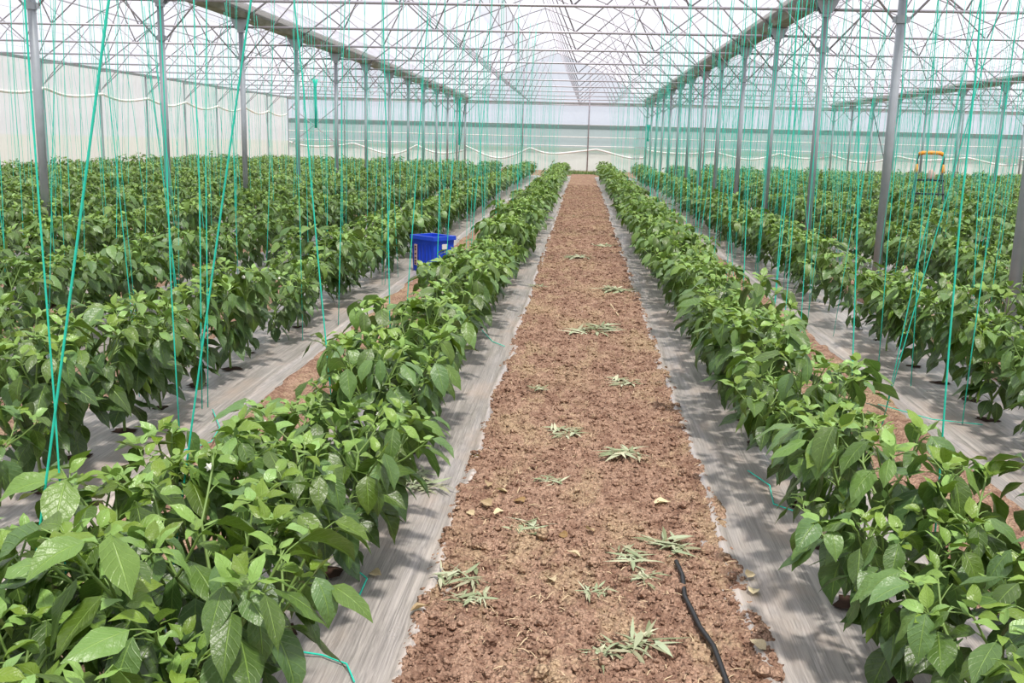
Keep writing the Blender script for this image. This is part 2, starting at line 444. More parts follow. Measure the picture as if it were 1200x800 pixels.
# end wall
YW = YEND + .30
X0, X1 = GUTTERS[0] - .1, GUTTERS[4] + 6
m = MB()
m.add(*sheet(lambda u, v: (X0 + u * (X1 - X0), YW + .02 * noise.noise((u * 60, v * 2, 0)), 2.36 + v * 1.16), 200, 4))
for i in range(5):
    c = GUTTERS[i] + SPAN / 2; top = [(c - d, z) for d, z in PROF[::-1]] + [(c + d, z) for d, z in PROF[1:]]
    n = len(top); m.add([(x, YW, 3.5) for x, z in top] + [(x, YW, z + .02) for x, z in top], [(q, q+1, n+q+1, n+q) for q in range(n-1)])
structure(m.build('wall_back', M['gable']), 'bluish translucent film end wall with pointed gables')
m = MB(); m.add(*sheet(lambda u, v: (X0 + u * (X1 - X0), YW + .015 * noise.noise((u * 90, v * 3, 5)), .86 + v * 1.52), 200, 6))
structure(m.build('wall_back_net', M['net']), 'grey green insect net in the end wall')
m = MB(); m.add(*sheet(lambda u, v: (X0 + u * (X1 - X0), YW - .03, 2.14 + v * .22 + .02 * noise.noise((u * 20, 0, 0))), 120, 2))
structure(m.build('wall_back_net_overlap', M['netband']), 'dark overlapping band at the top of the net')
m = MB(); m.add(*sheet(lambda u, v: (X0 + u * (X1 - X0), YW - .05 + .03 * noise.noise((u * 120, v * 3, 7)), -.05 + v * 1.0), 220, 4))
structure(m.build('wall_back_skirt', M['low_film']), 'whitish film skirt at the foot of the end wall')
m = MB(); m.box(X0, X1, YW - .12, YW - .04, 3.40, 3.50); structure(m.build('trim_1', M['beam']), 'dark steel beam across the end wall under the gables')
m = MB(); m.tube([(X0, YW - .08, 2.37), (X1, YW - .08, 2.37)], .022, 6); structure(m.build('trim_2', M['beam']), 'pipe across the end wall above the net')
for nm, z in (('upper', 1.74), ('lower', 1.28)):
    m = MB(); m.tube([(X0, YW - .08, z), (X1, YW - .08, z)], .024, 6); tag(m.build('net_rail', M['white']), f'{nm} pale horizontal pipe across the insect net', 'pipe', 'pale net pipes')
for i in range(5):
    a, b = GUTTERS[i], GUTTERS[i] + SPAN; pts = []
    for j in range(60):
        u = j / 59; ph = (u * 2.75) % 1
        pts.append((a + u * (b - a), YW - .14, 1.14 - (.5 if i < 2 else .3) * math.sin(math.pi * ph) * (.8 + .4 * math.sin(a + u * 7)) + .04 * noise.noise((a + u * 5, 0, 0))))
    m = MB(); m.tube(pts, .05, 7); tag(m.build('rolled_film_curtain', M['white'], None, True), f'white rolled film swag on the end wall, {ordinal(i + 1)} span from the side wall', 'film roll', 'white film swags on the end wall')
for i in range(4):
    c = GUTTERS[i] + SPAN / 2
    for s in (-1, 1):
        m = MB(); m.tube([(0,0,-.03), (0,0,roof_z(1.75))], .035, 8); o = m.build('gable_post', M['steel'], None, True); o.location = (c + s * 1.75, YW - .16, 0)
        tag(o, f'thin steel end wall post, {"left" if s < 0 else "right"} one of two {SNAME[i].replace("over", "under")}', 'post', 'end wall posts')
def brace(a, b, label, r=.025, mat='steel'):
    m = MB(); m.tube([a, b], r, 6); tag(m.build('diagonal_brace', M[mat]), label, 'brace', 'diagonal braces')
brace((-15.7, YW-.2, 1.05), (-13.0, YW-.2, 3.2), 'steel diagonal pipe rising toward the right in the far left corner')
brace((-15.7, YW-.25, 3.0), (-13.1, YW-.25, 1.0), 'steel diagonal pipe falling toward the right in the far left corner')
brace((GUT_L, YEND-.3, 3.3), (GUT_L, YEND-BAY+.2, -.02), 'dark diagonal brace between last posts under the gutter left of the path', .022, 'black')
brace((GUTTERS[3], YEND-2*BAY, 3.1), (GUTTERS[3], YEND-3*BAY, -.02), 'dark diagonal brace between posts under the second gutter right', .022, 'black')

# crop wires over the rows
for side_, rows in ((-1, ROWS_L), (1, ROWS_R)):
    for k, x in enumerate(rows):
        if k > 13: continue
        m = MB(); m.tube([(x + side_ * .22, 2, 3.40), (x + side_ * .22, YEND, 3.40)], .0028, 4)
        tag(m.build('crop_wire', M['wire']), f'thin steel wire strung above the {row_word(side_, k)}', 'wire', 'crop wires under the tie bars')

# ------------------------------------------------------------------ plants
def leaf(base, az, p0, droop, L, W, roll, fold, g, nl=7, nw=5, wave=.05):
    """blade as a grid: returns verts, faces(local), uv"""
    p = np.array(base, float); ds = L / (nl - 1); V = []; UV = []
    ph = g.uniform(0, 6.28)
    for i in range(nl):
        t = i / (nl - 1); phi = p0 - droop * t
        T = np.array([math.cos(phi) * math.cos(az), math.cos(phi) * math.sin(az), math.sin(phi)]); S0 = np.array([-math.sin(az), math.cos(az), 0]); N0 = np.cross(T, S0)
        S = S0 * math.cos(roll) + N0 * math.sin(roll); N = np.cross(T, S)
        w = W * max(.02, math.sin(math.pi * min(1, t ** .72)) ** .92)
        if t > .82: w *= .8
        for j in range(nw):
            s = (j / (nw - 1)) * 2 - 1
            h = abs(s) * w * fold + wave * w * math.sin(ph + t * 9 + s * 2.5) * abs(s) - .25 * w * fold * s * s
            V.append(p + S * w * s + N * h); UV.append((t, (s + 1) / 2))
        p = p + T * ds
    F = [(i*nw+j, i*nw+j+1, (i+1)*nw+j+1, (i+1)*nw+j) for i in range(nl-1) for j in range(nw-1)]
    return np.array(V), np.array(F), np.array(UV)

class Plant:
    """one skeleton: stems, leaf poses, fruit and flower places"""
    def __init__(s, seed, H=1.):
        g = s.g = random.Random(seed); s.stems = []; s.leaves = []; s.fruit = []; s.flowers = []
        trunk = Vector((g.uniform(-.02, .02), g.uniform(-.02, .02), g.uniform(.15, .2)))
        s.stems.append(([(0,0,-.01), tuple(trunk * .5 + Vector((.006, 0, 0))), tuple(trunk)], [.0085, .0075, .0068]))
        a0 = g.uniform(0, 6.28); nf = g.choice((3, 3, 4))
        for k in range(4): s.leaf_at(trunk * g.uniform(.7, 1), a0 + 1.6 * k + g.uniform(-.6, .6), 1)
        for k in range(nf):
            s.branch(trunk, a0 + k * 6.283 / nf + g.uniform(-.3, .3), R(g.uniform(46, 68)), g.uniform(.155, .195) * H, 1, H)
    def leaf_at(s, p, az, lev):
        g = s.g
        if lev >= 4:      # growing tip
            L = g.uniform(.035, .075); p0 = R(g.uniform(15, 65)); dr = R(g.uniform(20, 70)); age = g.uniform(.75, 1.); pet = .012
        else:
            L = {1: g.uniform(.12, .17), 2: g.uniform(.12, .185), 3: g.uniform(.085, .15)}[lev]
            p0 = R(g.uniform(-68, 0)); dr = R(g.uniform(15, 60)); age = {1: g.uniform(0, .3), 2: g.uniform(.05, .5), 3: g.uniform(.3, .75)}[lev]
            pet = g.uniform(.03, .065)
        up = R(g.uniform(5, 45)); q = Vector(p) + Vector((math.cos(up) * math.cos(az), math.cos(up) * math.sin(az), math.sin(up))) * pet
        if lev < 4: s.stems.append(([tuple(p), tuple((Vector(p) + q) / 2 + Vector((0,0,.004))), tuple(q)], [.0022, .0018, .0014]))
        s.leaves.append((tuple(q), az + g.uniform(-.25, .25), p0, dr, L, L * g.uniform(.225, .29), g.uniform(-.6, .6), g.uniform(-.35, .6), age, g.random()))
    def branch(s, p, az, el, L, lev, H):
        g = s.g
        d = Vector((math.cos(el) * math.cos(az), math.cos(el) * math.sin(az), math.sin(el)))
        mid = p + d * L * .5 + Vector((0, 0, -.006)); e = p + d * L
        r = {1: .0062, 2: .0048, 3: .0036}[lev]
        s.stems.append(([tuple(p), tuple(mid), tuple(e)], [r, r * .92, r * .82]))
        s.leaf_at(mid, az + g.choice((-1, 1)) * g.uniform(.3, 1.2), lev)
        s.leaf_at(e, az + g.uniform(-.9, .9), lev)
        if lev == 1: s.leaf_at(mid, az + g.uniform(-2, 2), 1)
        if lev <= 2: s.leaf_at(mid, az + g.choice((-1, 1)) * g.uniform(.6, 1.8), lev)
        if lev <= 2: s.leaf_at(e, az + g.choice((-1, 1)) * g.uniform(1.2, 2.2), lev)
        if lev in (1, 2) and g.random() < .4: s.fruit.append((tuple(e - Vector((0, 0, .012))), az + g.uniform(-1, 1)))
        if lev == 3:
            if g.random() < .25: s.flowers.append((tuple(e + Vector((.015 * math.cos(az + 1), .015 * math.sin(az + 1), -.008))), az))
            for k in range(5): s.leaf_at(e + Vector((0, 0, .006 * k)), az + k * 2.4 + g.uniform(-.3, .3), 4)
            s.leaf_at(e, az + g.uniform(-2, 2), 3)
            return
        for sg in (-1, 1):
            s.branch(e, az + sg * R(g.uniform(28, 62)), min(R(86), el + R(g.uniform(-16, 16))), L * g.uniform(.78, .95), lev + 1, H)
    def foliage(s, nl, nw, keep=1., scale=1.):
        V, F, U, A, T = [], [], [], [], []; off = 0; g = random.Random(5)
        for (b, az, p0, dr, L, W, ro, fo, age, tone) in s.leaves:
            if keep < 1 and g.random() > keep: continue
            v, f, u = leaf(b, az, p0, dr, L * scale, W * scale, ro, fo, g, nl, nw, .16)
            V.append(v); F.append(f + off); U.append(u); A.append(np.full(len(v), age)); T.append(np.full(len(v), tone)); off += len(v)
        return np.concatenate(V), np.concatenate(F), np.concatenate(U), np.concatenate(A), np.concatenate(T)
def fruit_mb(p, az, g):
    m = MB(); L = g.uniform(.08, .13); r = g.uniform(.011, .016); pts = []; rad = []; x = Vector(p); lean = R(g.uniform(4, 22)); curl = g.uniform(-.5, .5)
    m.tube([tuple(x), tuple(x + Vector((.006 * math.cos(az), .006 * math.sin(az), -.018))), tuple(x + Vector((.01 * math.cos(az), .01 * math.sin(az), -.03)))], [.0022, .0024, .0045], 6)
    x = x + Vector((.01 * math.cos(az), .01 * math.sin(az), -.03))
    for i in range(10):
        t = i / 9; a = lean + curl * t
        pts.append(tuple(x)); rad.append(r * (max(.06, math.sin(math.pi * min(1, .12 + t * .88)) ** .5) if t < .55 else max(.05, 1.05 - ((t - .55) / .45) ** 1.4 * .98)) * (.75 if i == 0 else 1))
        x = x + Vector((math.sin(a) * math.cos(az), math.sin(a) * math.sin(az), -math.cos(a))) * L / 9
    m.tube(pts, rad, 9); return m
def flower_mb(p, az):
    m = MB(); c = Vector(p); ax = Vector((math.cos(az) * .7, math.sin(az) * .7, -.3)).normalized(); a = ax.orthogonal().normalized(); b = ax.cross(a)
    for k in range(6):
        g = k * math.pi / 3; d = a * math.cos(g) + b * math.sin(g); e = ax.cross(d)
        m.add([c, c + d*.006 + e*.0035 + ax*.001, c + d*.013 + ax*.0005, c + d*.006 - e*.0035 + ax*.001], [(0, 1, 2, 3)])
    m.tube([tuple(c), tuple(c + ax * .006)], .0018, 6); return m

NV = 16
SK = [Plant(100 + k, rnd.uniform(.9, 1.08)) for k in range(NV)]
PROTO = []
for k, s in enumerate(SK):
    V, F, U, A, T = s.foliage(8, 5)
    fm = big_mesh('foliage', V, F, {'age': A, 'tone': T}, U); fm.materials.append(M['leaf'])
    m = MB()
    for pts, rad in s.stems: m.tube(pts, rad, 6, False)
    sm = m.mesh('stem', True); sm.materials.append(M['stem'])
    fr = []
    for p, az in s.fruit[:3]:
        q = fruit_mb(p, az, s.g).mesh('pepper', True); q.materials.append(M['pepper']); fr.append(q)
    fl = []
    for p, az in s.flowers[:2]:
        q = flower_mb(p, az).mesh('flower'); q.materials.append(M['petal']); fl.append(q)
    m = MB(); g = random.Random(k); pts = [(.075 * g.uniform(.5, 1.1) * math.cos(a * .571), .055 * g.uniform(.6, 1.1) * math.sin(a * .571), .037) for a in range(11)]
    m.add([(0, 0, .040)] + pts, [(0, i + 1, (i + 1) % 11 + 1) for i in range(11)]); hm = m.mesh('planting_hole'); hm.materials.append(M['hole'])
    PROTO.append((fm, sm, fr, fl, hm))

# camera model, to know which plants and twines are in view
cy, sy, cp, sp = math.cos(YAW), math.sin(YAW), math.cos(PITCH), math.sin(PITCH)
f_ = Vector((sy * cp, cy * cp, sp)); r_ = Vector((cy, -sy, 0)); u_ = r_.cross(f_)
r2 = r_ * math.cos(ROLL) + u_ * math.sin(ROLL); u2 = -r_ * math.sin(ROLL) + u_ * math.cos(ROLL)
def project(p):
    d = Vector(p) - Vector((0, 0, CAM_H)); z = d.dot(f_)
    return (600 + FPX * d.dot(r2) / z, 400 - FPX * d.dot(u2) / z, z) if z > .05 else (-9e9, 0, z)
def in_view(x, y, h=.66, mx=60, r=.3):
    a = project((x, y, h)); b = project((x, y, .1)); w = r * FPX / max(a[2], .1)
    return a[2] > .3 and a[0] + w > 0 and a[0] - w < 1200 and a[1] - w * .6 < 800 and b[1] + w > 0

plants = []
for side_, rows in ((-1, ROWS_L), (1, ROWS_R)):
    for k, x in enumerate(rows):
        y = 1.15 + rnd.uniform(0, .2)
        while y < ROW_END + rnd.uniform(-.2, .2):
            if rnd.random() > .02 or y < 5:
                plants.append(dict(side=side_, row=k, x=x + rnd.uniform(-.045, .045) + side_ * max(0, 2.9 - y) * .1, y=y, rz=rnd.uniform(0, 6.28), s=rnd.uniform(.86, 1.12), v=rnd.randrange(NV)))
            y += rnd.uniform(.41, .5)
for x, y in ((-1.16, 2.1), (-.80, 1.95), (-1.08, 2.6), (-1.24, 1.7), (-1.0, 1.5), (1.22, 2.0), (1.28, 2.55), (1.12, 1.65)):
    plants.append(dict(side=-1 if x < 0 else 1, row=0, x=x, y=y, rz=rnd.uniform(0, 6.28), s=rnd.uniform(.95, 1.08), v=rnd.randrange(NV)))
seen = [p for p in plants if in_view(p['x'], p['y'])]
seen.sort(key=lambda p: p['y'] + .15 * abs(p['x']))
solo = seen[:300]; ids = set(map(id, solo))
rest = [p for p in plants if id(p) not in ids and (in_view(p['x'], p['y'], r=1.6) or (p['row'] < 2 and p['y'] < 6))]
cnt = {}
for p in sorted(solo, key=lambda p: p['y']):
    key = (p['side'], p['row']); cnt[key] = cnt.get(key, 0) + 1
    t = empty('pepper_plant', (p['x'], p['y'], 0), p['rz']); t.scale = (p['s'],) * 3
    tag(t, f'leafy green pepper plant, {ordinal(cnt[key])} from the front in {row_word(p["side"], p["row"])}', 'pepper plant', 'pepper plants in rows')
    fm, sm, fr, fl, hm = PROTO[p['v']]
    link('foliage', fm, None, t); link('stem', sm, None, t)
    if p['y'] < 12:
        for q in fr[:3 if p['y'] < 7 else 1]: link('pepper', q, None, t)
    if p['y'] < 8:
        for q in fl: link('flower', q, None, t)
        link('planting_hole', hm, None, t)
# the rest of the crop: one mass
LOD1 = [s.foliage(4, 3) for s in SK]; LOD2 = [s.foliage(3, 3, .62, 1.25) for s in SK]
VV, FF, UU, AA, TT, off = [], [], [], [], [], 0
for p in rest:
    V, F, U, A, T = (LOD1 if p['y'] < 24 else LOD2)[p['v']]
    c, s = math.cos(p['rz']) * p['s'], math.sin(p['rz']) * p['s']
    W = np.stack([V[:, 0] * c - V[:, 1] * s + p['x'], V[:, 0] * s + V[:, 1] * c + p['y'], V[:, 2] * p['s']], 1)
    VV.append(W); FF.append(F + off); UU.append(U); AA.append(A); TT.append(T); off += len(W)
o = link('pepper_crop', big_mesh('pepper_crop', np.concatenate(VV), np.concatenate(FF), {'age': np.concatenate(AA), 'tone': np.concatenate(TT)}, np.concatenate(UU)), M['leaf'])
tag(o, 'distant mass of green pepper plants filling the rows toward the end wall', 'pepper plants', kind='stuff')
print('plants', len(plants), 'seen', len(seen), 'rest', len(rest), 'verts', off)

# ------------------------------------------------------------------ twines
TW = []      # (points, side, row)
def tw(x0, y0, z0, x1, y1, z1, side, row, r=.003, key=False): TW.append(dict(a=(x0, y0, z0), b=(x1, y1, z1), side=side, row=row, r=r, key=key))
tw(-1.30, 2.0, .03, -.60, 2.0, 3.4, -1, 0, .0031, True); tw(-1.16, 2.05, .03, -1.16, 2.05, 3.4, -1, 0, .0024, True)
tw(-1.18, 2.6, .03, -.55, 2.5, 3.4, -1, 0, .0028, True); tw(-1.70, 4.0, .03, -1.71, 4.0, 3.4, -1, 1, .003, True)
tw(-1.03, 4.1, .03, -1.3, 4.1, 3.4, -1, 0, .0031, True)
tw(1.62, 5.1, .04, 2.12, 4.9, 3.4, 1, 1, .0028, True); tw(1.20, 3.1, .03, 1.08, 3.1, 3.4, 1, 0, .0031, True)
tw(1.18, 4.05, .03, .96, 4.0, 3.4, 1, 0, .0028, True); tw(1.28, 2.95, .03, 2.1, 3.0, 3.4, 1, 0, .0031, True)
tw(1.66, 5.2, .04, 2.02, 5.1, 3.4, 1, 1, .0028, True)
for side_, rows in ((-1, ROWS_L), (1, ROWS_R)):
    for k, x in enumerate(rows):
        for sd in ((side_,) if k == 0 else (-1, 1)):
            y = (5. if k < 2 else 4) + rnd.uniform(0, .6)
            while y < 42:
                lean = rnd.gauss(0, .16); b = x + sd * rnd.uniform(.2, .36); yb = y + rnd.gauss(0, .12)
                if rnd.random() < (.85 if side_ > 0 or k < 2 else .5): tw(b, yb, .04, b + lean, y, 3.4, side_, k, rnd.choice((.0022, .0026, .0032)))
                if rnd.random() < .16: tw(b + .02, yb + .03, .04, b + lean + rnd.gauss(.0, .16), y + .05, 3.4, side_, k, .003)
                y += rnd.uniform(.42, .8) if side_ > 0 and k < 6 else rnd.uniform(.6, 1.1) if k < 6 else rnd.uniform(.7, 1.3)
vis = []
for t in TW:
    best = False
    for q in (.25, .5, .75, .9):
        p = project([t['a'][i] * (1 - q) + t['b'][i] * q for i in range(3)])
        if p[2] > .3 and -5 < p[0] < 1205 and -5 < p[1] < 805: best = True
    if best: vis.append(t)
vis.sort(key=lambda t: (not t['key'], t['a'][1] + .1 * abs(t['a'][0])))
solo_t, rest_t = vis[:300], vis[300:]
def twine_pts(t, n):
    a, b = Vector(t['a']), Vector(t['b']); g = rnd.random() * 50; out = []
    for i in range(n):
        q = i / (n - 1); p = a.lerp(b, q); w = math.sin(math.pi * q) * .02
        out.append((p.x + w * noise.noise((g, q * 3, 0)), p.y + w * noise.noise((g, 7, q * 3)), p.z))
    return out
cnt = {}
for t in sorted(solo_t, key=lambda t: t['a'][1]):
    key = (t['side'], t['row']); cnt[key] = cnt.get(key, 0) + 1
    m = MB(); m.tube(twine_pts(t, 9), t['r'], 6)
    tag(m.build('plant_twine', M['twine'], None, True), f'turquoise twine hanging along {row_word(t["side"], t["row"])}, {ordinal(cnt[key])} from the front', 'twine', 'turquoise plant twines')
m = MB()
for t in rest_t: m.tube(twine_pts(t, 4), t['r'], 3, False)
tag(m.build('plant_twines', M['twine']), 'distant turquoise twines hanging like a curtain over the far rows', 'twines', kind='stuff')
print('twines', len(TW), len(vis))

# hanks of twine and scraps on the mulch
def hank(x, y, z0, z1, label):
    t = empty('twine_hank', (x, y, 0)); tag(t, label, 'twine hank', 'hanging twine hanks')
    m = MB(); g = random.Random(int(x * 10))
    for k in range(9):
        a = k * .7; m.tube([(.09 * math.cos(a), .09 * math.sin(a), z1), (.035 * math.cos(a), .035 * math.sin(a), z1 - .22), (.03 * math.cos(a + 1), .03 * math.sin(a + 1), (z0 + z1) / 2), (.035 * math.cos(a + 2), .035 * math.sin(a + 2), z0)], .016, 5)
    m.build('strands', M['twine'], t, True)
    m = MB(); m.tube([(0, 0, z1 - .26), (0, 0, z1 - .2)], .055, 8); m.build('tie', M['twine'], t)
hank(-9.43, 35.0, 1.75, 3.42, 'thick turquoise twine hank with flared top hanging over the far left rows')
hank(GUT_L + .12, YEND - BAY, 1.2, 3.5, 'turquoise twine hank on the far end post under the gutter left of the path')
hank(GUT_L + SPAN - .15, YEND - BAY, 1.6, 2.4, 'short turquoise twine hank on the far end post under the gutter right of the path')
def scrap(pts, label):
    m = MB(); q = []
    for a, b in zip(pts, pts[1:]):
        for i in range(5): q.append(tuple(Vector(a).lerp(Vector(b), i / 5)))
    q.append(pts[-1]); m.tube(q, .0028, 5); tag(m.build('twine_scrap', M['twine'], None, True), label, 'twine scrap', 'twine scraps on the mulch')
scrap([(-.86, 2.52, .05), (-.68, 2.50, .045), (-.60, 2.46, .045), (-.56, 2.38, .04)], 'loose turquoise twine lying on mulch at the nearest plant left of the path')
scrap([(-.70, 3.05, .045), (-.66, 3.0, .045), (-.66, 2.88, .04)], 'short curl of turquoise twine beside a planting hole left of the path')
scrap([(-.72, 7.4, .045), (-.6, 7.0, .04), (-.5, 6.85, .04)], 'turquoise twine trailing over mulch toward the soil path, left side')
scrap([(-1.9, 4.9, .05), (-1.75, 4.6, .045), (-1.7, 4.35, .05), (-1.8, 4.2, .045)], 'turquoise twine tangle on the mulch under the second row left of the path')
scrap([(.80, 4.3, .045), (.86, 4.1, .05), (.84, 3.9, .04), (.92, 3.8, .045)], 'turquoise twine tangle on the mulch under the first row right of the path')
scrap([(1.75, 5.6, .045), (1.95, 5.3, .05), (2.2, 5.25, .045)], 'turquoise twine lying across mulch under the second row right of the path')

# ------------------------------------------------------------------ litter on the path
def leaf_mesh(name, specs, mat, nl=7, nw=5):
    V, F, U, A, T, off = [], [], [], [], [], 0; g = random.Random(len(specs))
    for sp_ in specs:
        v, f, u = leaf(*sp_[:8], g, nl, nw, .2); V.append(v); F.append(f + off); U.append(u); off += len(v)
        A.append(np.full(len(v), sp_[8])); T.append(np.full(len(v), sp_[9]))
    me = big_mesh(name, np.concatenate(V), np.concatenate(F), {'age': np.concatenate(A), 'tone': np.concatenate(T)}, np.concatenate(U)); me.materials.append(mat); return me
def weed_mesh(seed, n, L):
    g = random.Random(seed); sp_ = []
    for k in range(n):
        a = k * 6.28 / n + g.uniform(-.5, .5); l = L * g.uniform(.55, 1.15)
        sp_.append(((g.uniform(-.05, .05), g.uniform(-.03, .03), .010), a, R(g.uniform(0, 30)), R(g.uniform(10, 60)), l, l * g.uniform(.045, .10), g.uniform(-.9, .9), g.uniform(-.8, .9), g.random(), g.random()))
    return leaf_mesh('wilted_weed', sp_, M['weed'])
WM = [weed_mesh(k, 28 + k % 9, .075 + .012 * (k % 3)) for k in range(6)]
weeds = [(-.15, 3.52, 1.1, 'wilted green weed on the soil path nearest the dry curled leaves'), (.23, 3.27, 1.0, 'withered spiky weed on the path, left of the weed pair near the drip hose'), (.37, 3.40, 1.1, 'withered spiky weed on the path, right of the weed pair near the drip hose'),
         (.26, 3.12, .8, 'small withered weed just in front of the weed pair near the drip hose'), (.10, 7.5, 1.9, 'large pale weed clump in the middle of the soil path'), (.37, 9.75, 2.0, 'large pale weed clump far up the path beside the right mulch edge'),
         (-.37, 3.05, 1.2, 'wilted pale weed on the path beside the left mulch edge'), (-.30, 2.9, .8, 'small wilted weed just in front of the weed at the left mulch edge'), (.22, 2.67, 1.1, 'pale wilted weed at the bottom of the path left of the drip hose'),
         (.12, 2.62, .9, 'frayed straw-pale weed tuft at the bottom edge of the path'), (-.04, 4.79, 1.1, 'thin pale weed in the middle of the path beyond the wilted green one'), (.25, 4.43, 1.2, 'pale weed toward the right side of the path, beyond the yellow leaf'),
         (-.08, 4.05, .9, 'small upright weed tuft beside a dark spot on the path'), (.10, 3.0, .7, 'thin weed sprig lying across the near path'), (.22, 7.7, 1.5, 'pale weed just behind the large clump in the middle of the path'),
         (-.2, 5.6, .9, 'small weed on the left half of the path halfway to the large clump'), (.3, 5.9, 1.2, 'dry weed on the right half of the path halfway to the large clump'), (.0, 12.5, 2.0, 'faded weed patch on the path beyond the far clump'), (.35, 14., 2.2, 'faded weed patch far up the path by the right mulch edge'),
         (-.62, 3.9, 1.3, 'bluish green weed sprawling on the left mulch under the plants'), (-.66, 4.05, 1.0, 'small green weed behind the sprawling one on the left mulch'), (-.40, 9.9, 1.4, 'grey green weed at the left mulch edge far up the path')]
for k, (x, y, s, lab) in enumerate(weeds):
    o = link('wilted_weed', WM[k % 6], None); o.location = (x, y, (path_z(x, y) if x > -.45 else .03) + .010); o.rotation_euler = (0, 0, rnd.uniform(0, 6)); o.scale = (s * 1.1, s * 1.1, s * .45)
    tag(o, lab, 'weed', 'wilted weeds on the path')
DM = []
for k in range(5):
    g = random.Random(k + 40); l = g.uniform(.05, .075)
    DM.append(leaf_mesh('dry_leaf', [((-l / 2, 0, .006), 0, R(g.uniform(0, 25)), R(g.uniform(10, 60)), l, l * .3, g.uniform(-.4, .4), g.uniform(.1, .8), g.random(), g.random())], M['dry']))
dry = [(-.35, 3.95, 'long pale dry leaf on soil by the left mulch edge'), (-.29, 3.90, 'pinkish curled dry leaf just right of the long pale one'), (.38, 3.85, 'yellow dry leaf on the right side of the path'), (-.05, 3.06, 'white papery leaf scrap standing on the near path'),
       (-.43, 4.34, 'brown dry leaf on the far end of the near mulch edge'), (-.45, 2.80, 'beige curled dry leaf hooked over the left mulch edge'), (.63, 3.20, 'tan dry leaf on the right mulch by the nearest plants'), (.62, 3.08, 'yellowish dry leaf in front of the tan one on right mulch'),
       (.57, 2.70, 'brown curled leaf beside the clod on the right mulch'), (-.02, 3.45, 'golden dry leaf touching the wilted green weed'), (-.33, 3.72, 'crumpled beige leaf at the pile of dry stalks'), (-.38, 3.62, 'second crumpled beige leaf in front of the dry stalks'),
       (-.28, 3.66, 'grey beige leaf on the right of the dry stalks'), (.02, 3.28, 'golden leaf in front of the wilted green weed'), (-.20, 3.8, 'thin tan leaf lying flat beyond the wilted green weed'), (.08, 3.5, 'pale leaf standing right of the golden leaf'),
       (-.64, 3.05, 'grey crumpled leaf alone on the left mulch strip')]
for k, (x, y, lab) in enumerate(dry):
    o = link('dry_leaf', DM[k % 5], None); o.location = (x, y, (path_z(x, y) if -.44 < x < .56 else .03) + .004); o.rotation_euler = (rnd.uniform(-.3, .3), rnd.uniform(-.3, .3), rnd.uniform(0, 6)); s = rnd.uniform(.8, 1.2); o.scale = (s, s, s)
    tag(o, lab, 'dry leaf', 'dry leaves on the ground')
# straw: uncountable
m = MB(); g = random.Random(12)
for k in range(2800):
    y = 2.2 * (38 / 2.2) ** g.random(); x = g.uniform(-.44, .58)
    if noise.noise((x * 3, y * 1.5, 6)) < .1 and g.random() < .8: continue
    a = g.uniform(0, 6.28); L = g.uniform(.012, .05) * (1 + .02 * y); z = path_z(x, y) + .006; dx, dy = math.cos(a) * L / 2, math.sin(a) * L / 2; w = g.uniform(.0008, .0018); nx, ny = -math.sin(a) * w, math.cos(a) * w
    k2 = g.uniform(-.006, .012)
    m.add([(x-dx+nx, y-dy+ny, z), (x-dx-nx, y-dy-ny, z), (x-nx, y-ny, z+.004+k2*.3), (x+nx, y+ny, z+.005+k2*.3), (x+dx-nx, y+dy-ny, z+k2), (x+dx+nx, y+dy+ny, z+k2)], [(0,1,2,3), (3,2,4,5)])
tag(m.build('straw', M['bark']), 'scattered bits of dry straw on the soil path', 'straw', kind='stuff')
# grass band at the far end of the path
VV, FF, UU, AA, TT, off = [], [], [], [], [], 0; g = random.Random(9)
for k in range(1500):
    x, y = g.uniform(-1.3, 1.6), g.uniform(45.6, 49.5); v, f, u = leaf((x, y, -.04), g.uniform(0, 6.28), R(g.uniform(50, 88)), R(g.uniform(10, 60)), g.uniform(.12, .26), .012, 0, .1, g, 3, 3)
    VV.append(v); FF.append(f + off); UU.append(u); AA.append(np.full(len(v), g.uniform(.1, .8))); TT.append(np.full(len(v), g.random())); off += len(v)
tag(link('grass', big_mesh('grass', np.concatenate(VV), np.concatenate(FF), {'age': np.concatenate(AA), 'tone': np.concatenate(TT)}, np.concatenate(UU)), M['leaf']), 'green grass growing across the far end of the soil path', 'grass', kind='stuff')
# drip hose
pts = [(.38, 3.24), (.39, 3.12), (.385, 2.99), (.395, 2.88), (.41, 2.78), (.435, 2.66), (.44, 2.55), (.45, 2.4), (.44, 2.2), (.46, 1.9)]
m = MB(); m.tube([(x, y, path_z(x, y) + .014) for x, y in pts], .0085, 8); tag(m.build('drip_hose', M['black'], None, True), 'black drip hose lying on the soil at the right of the near path', 'hose')
m = MB(); m.tube([(.31, 8.9, path_z(.31, 8.9) + .01), (.36, 8.3, path_z(.36, 8.3) + .012)], .006, 6); tag(m.build('dry_stick', M['bark']), 'thin dry stick on the path in front of the far weed clump', 'stick')

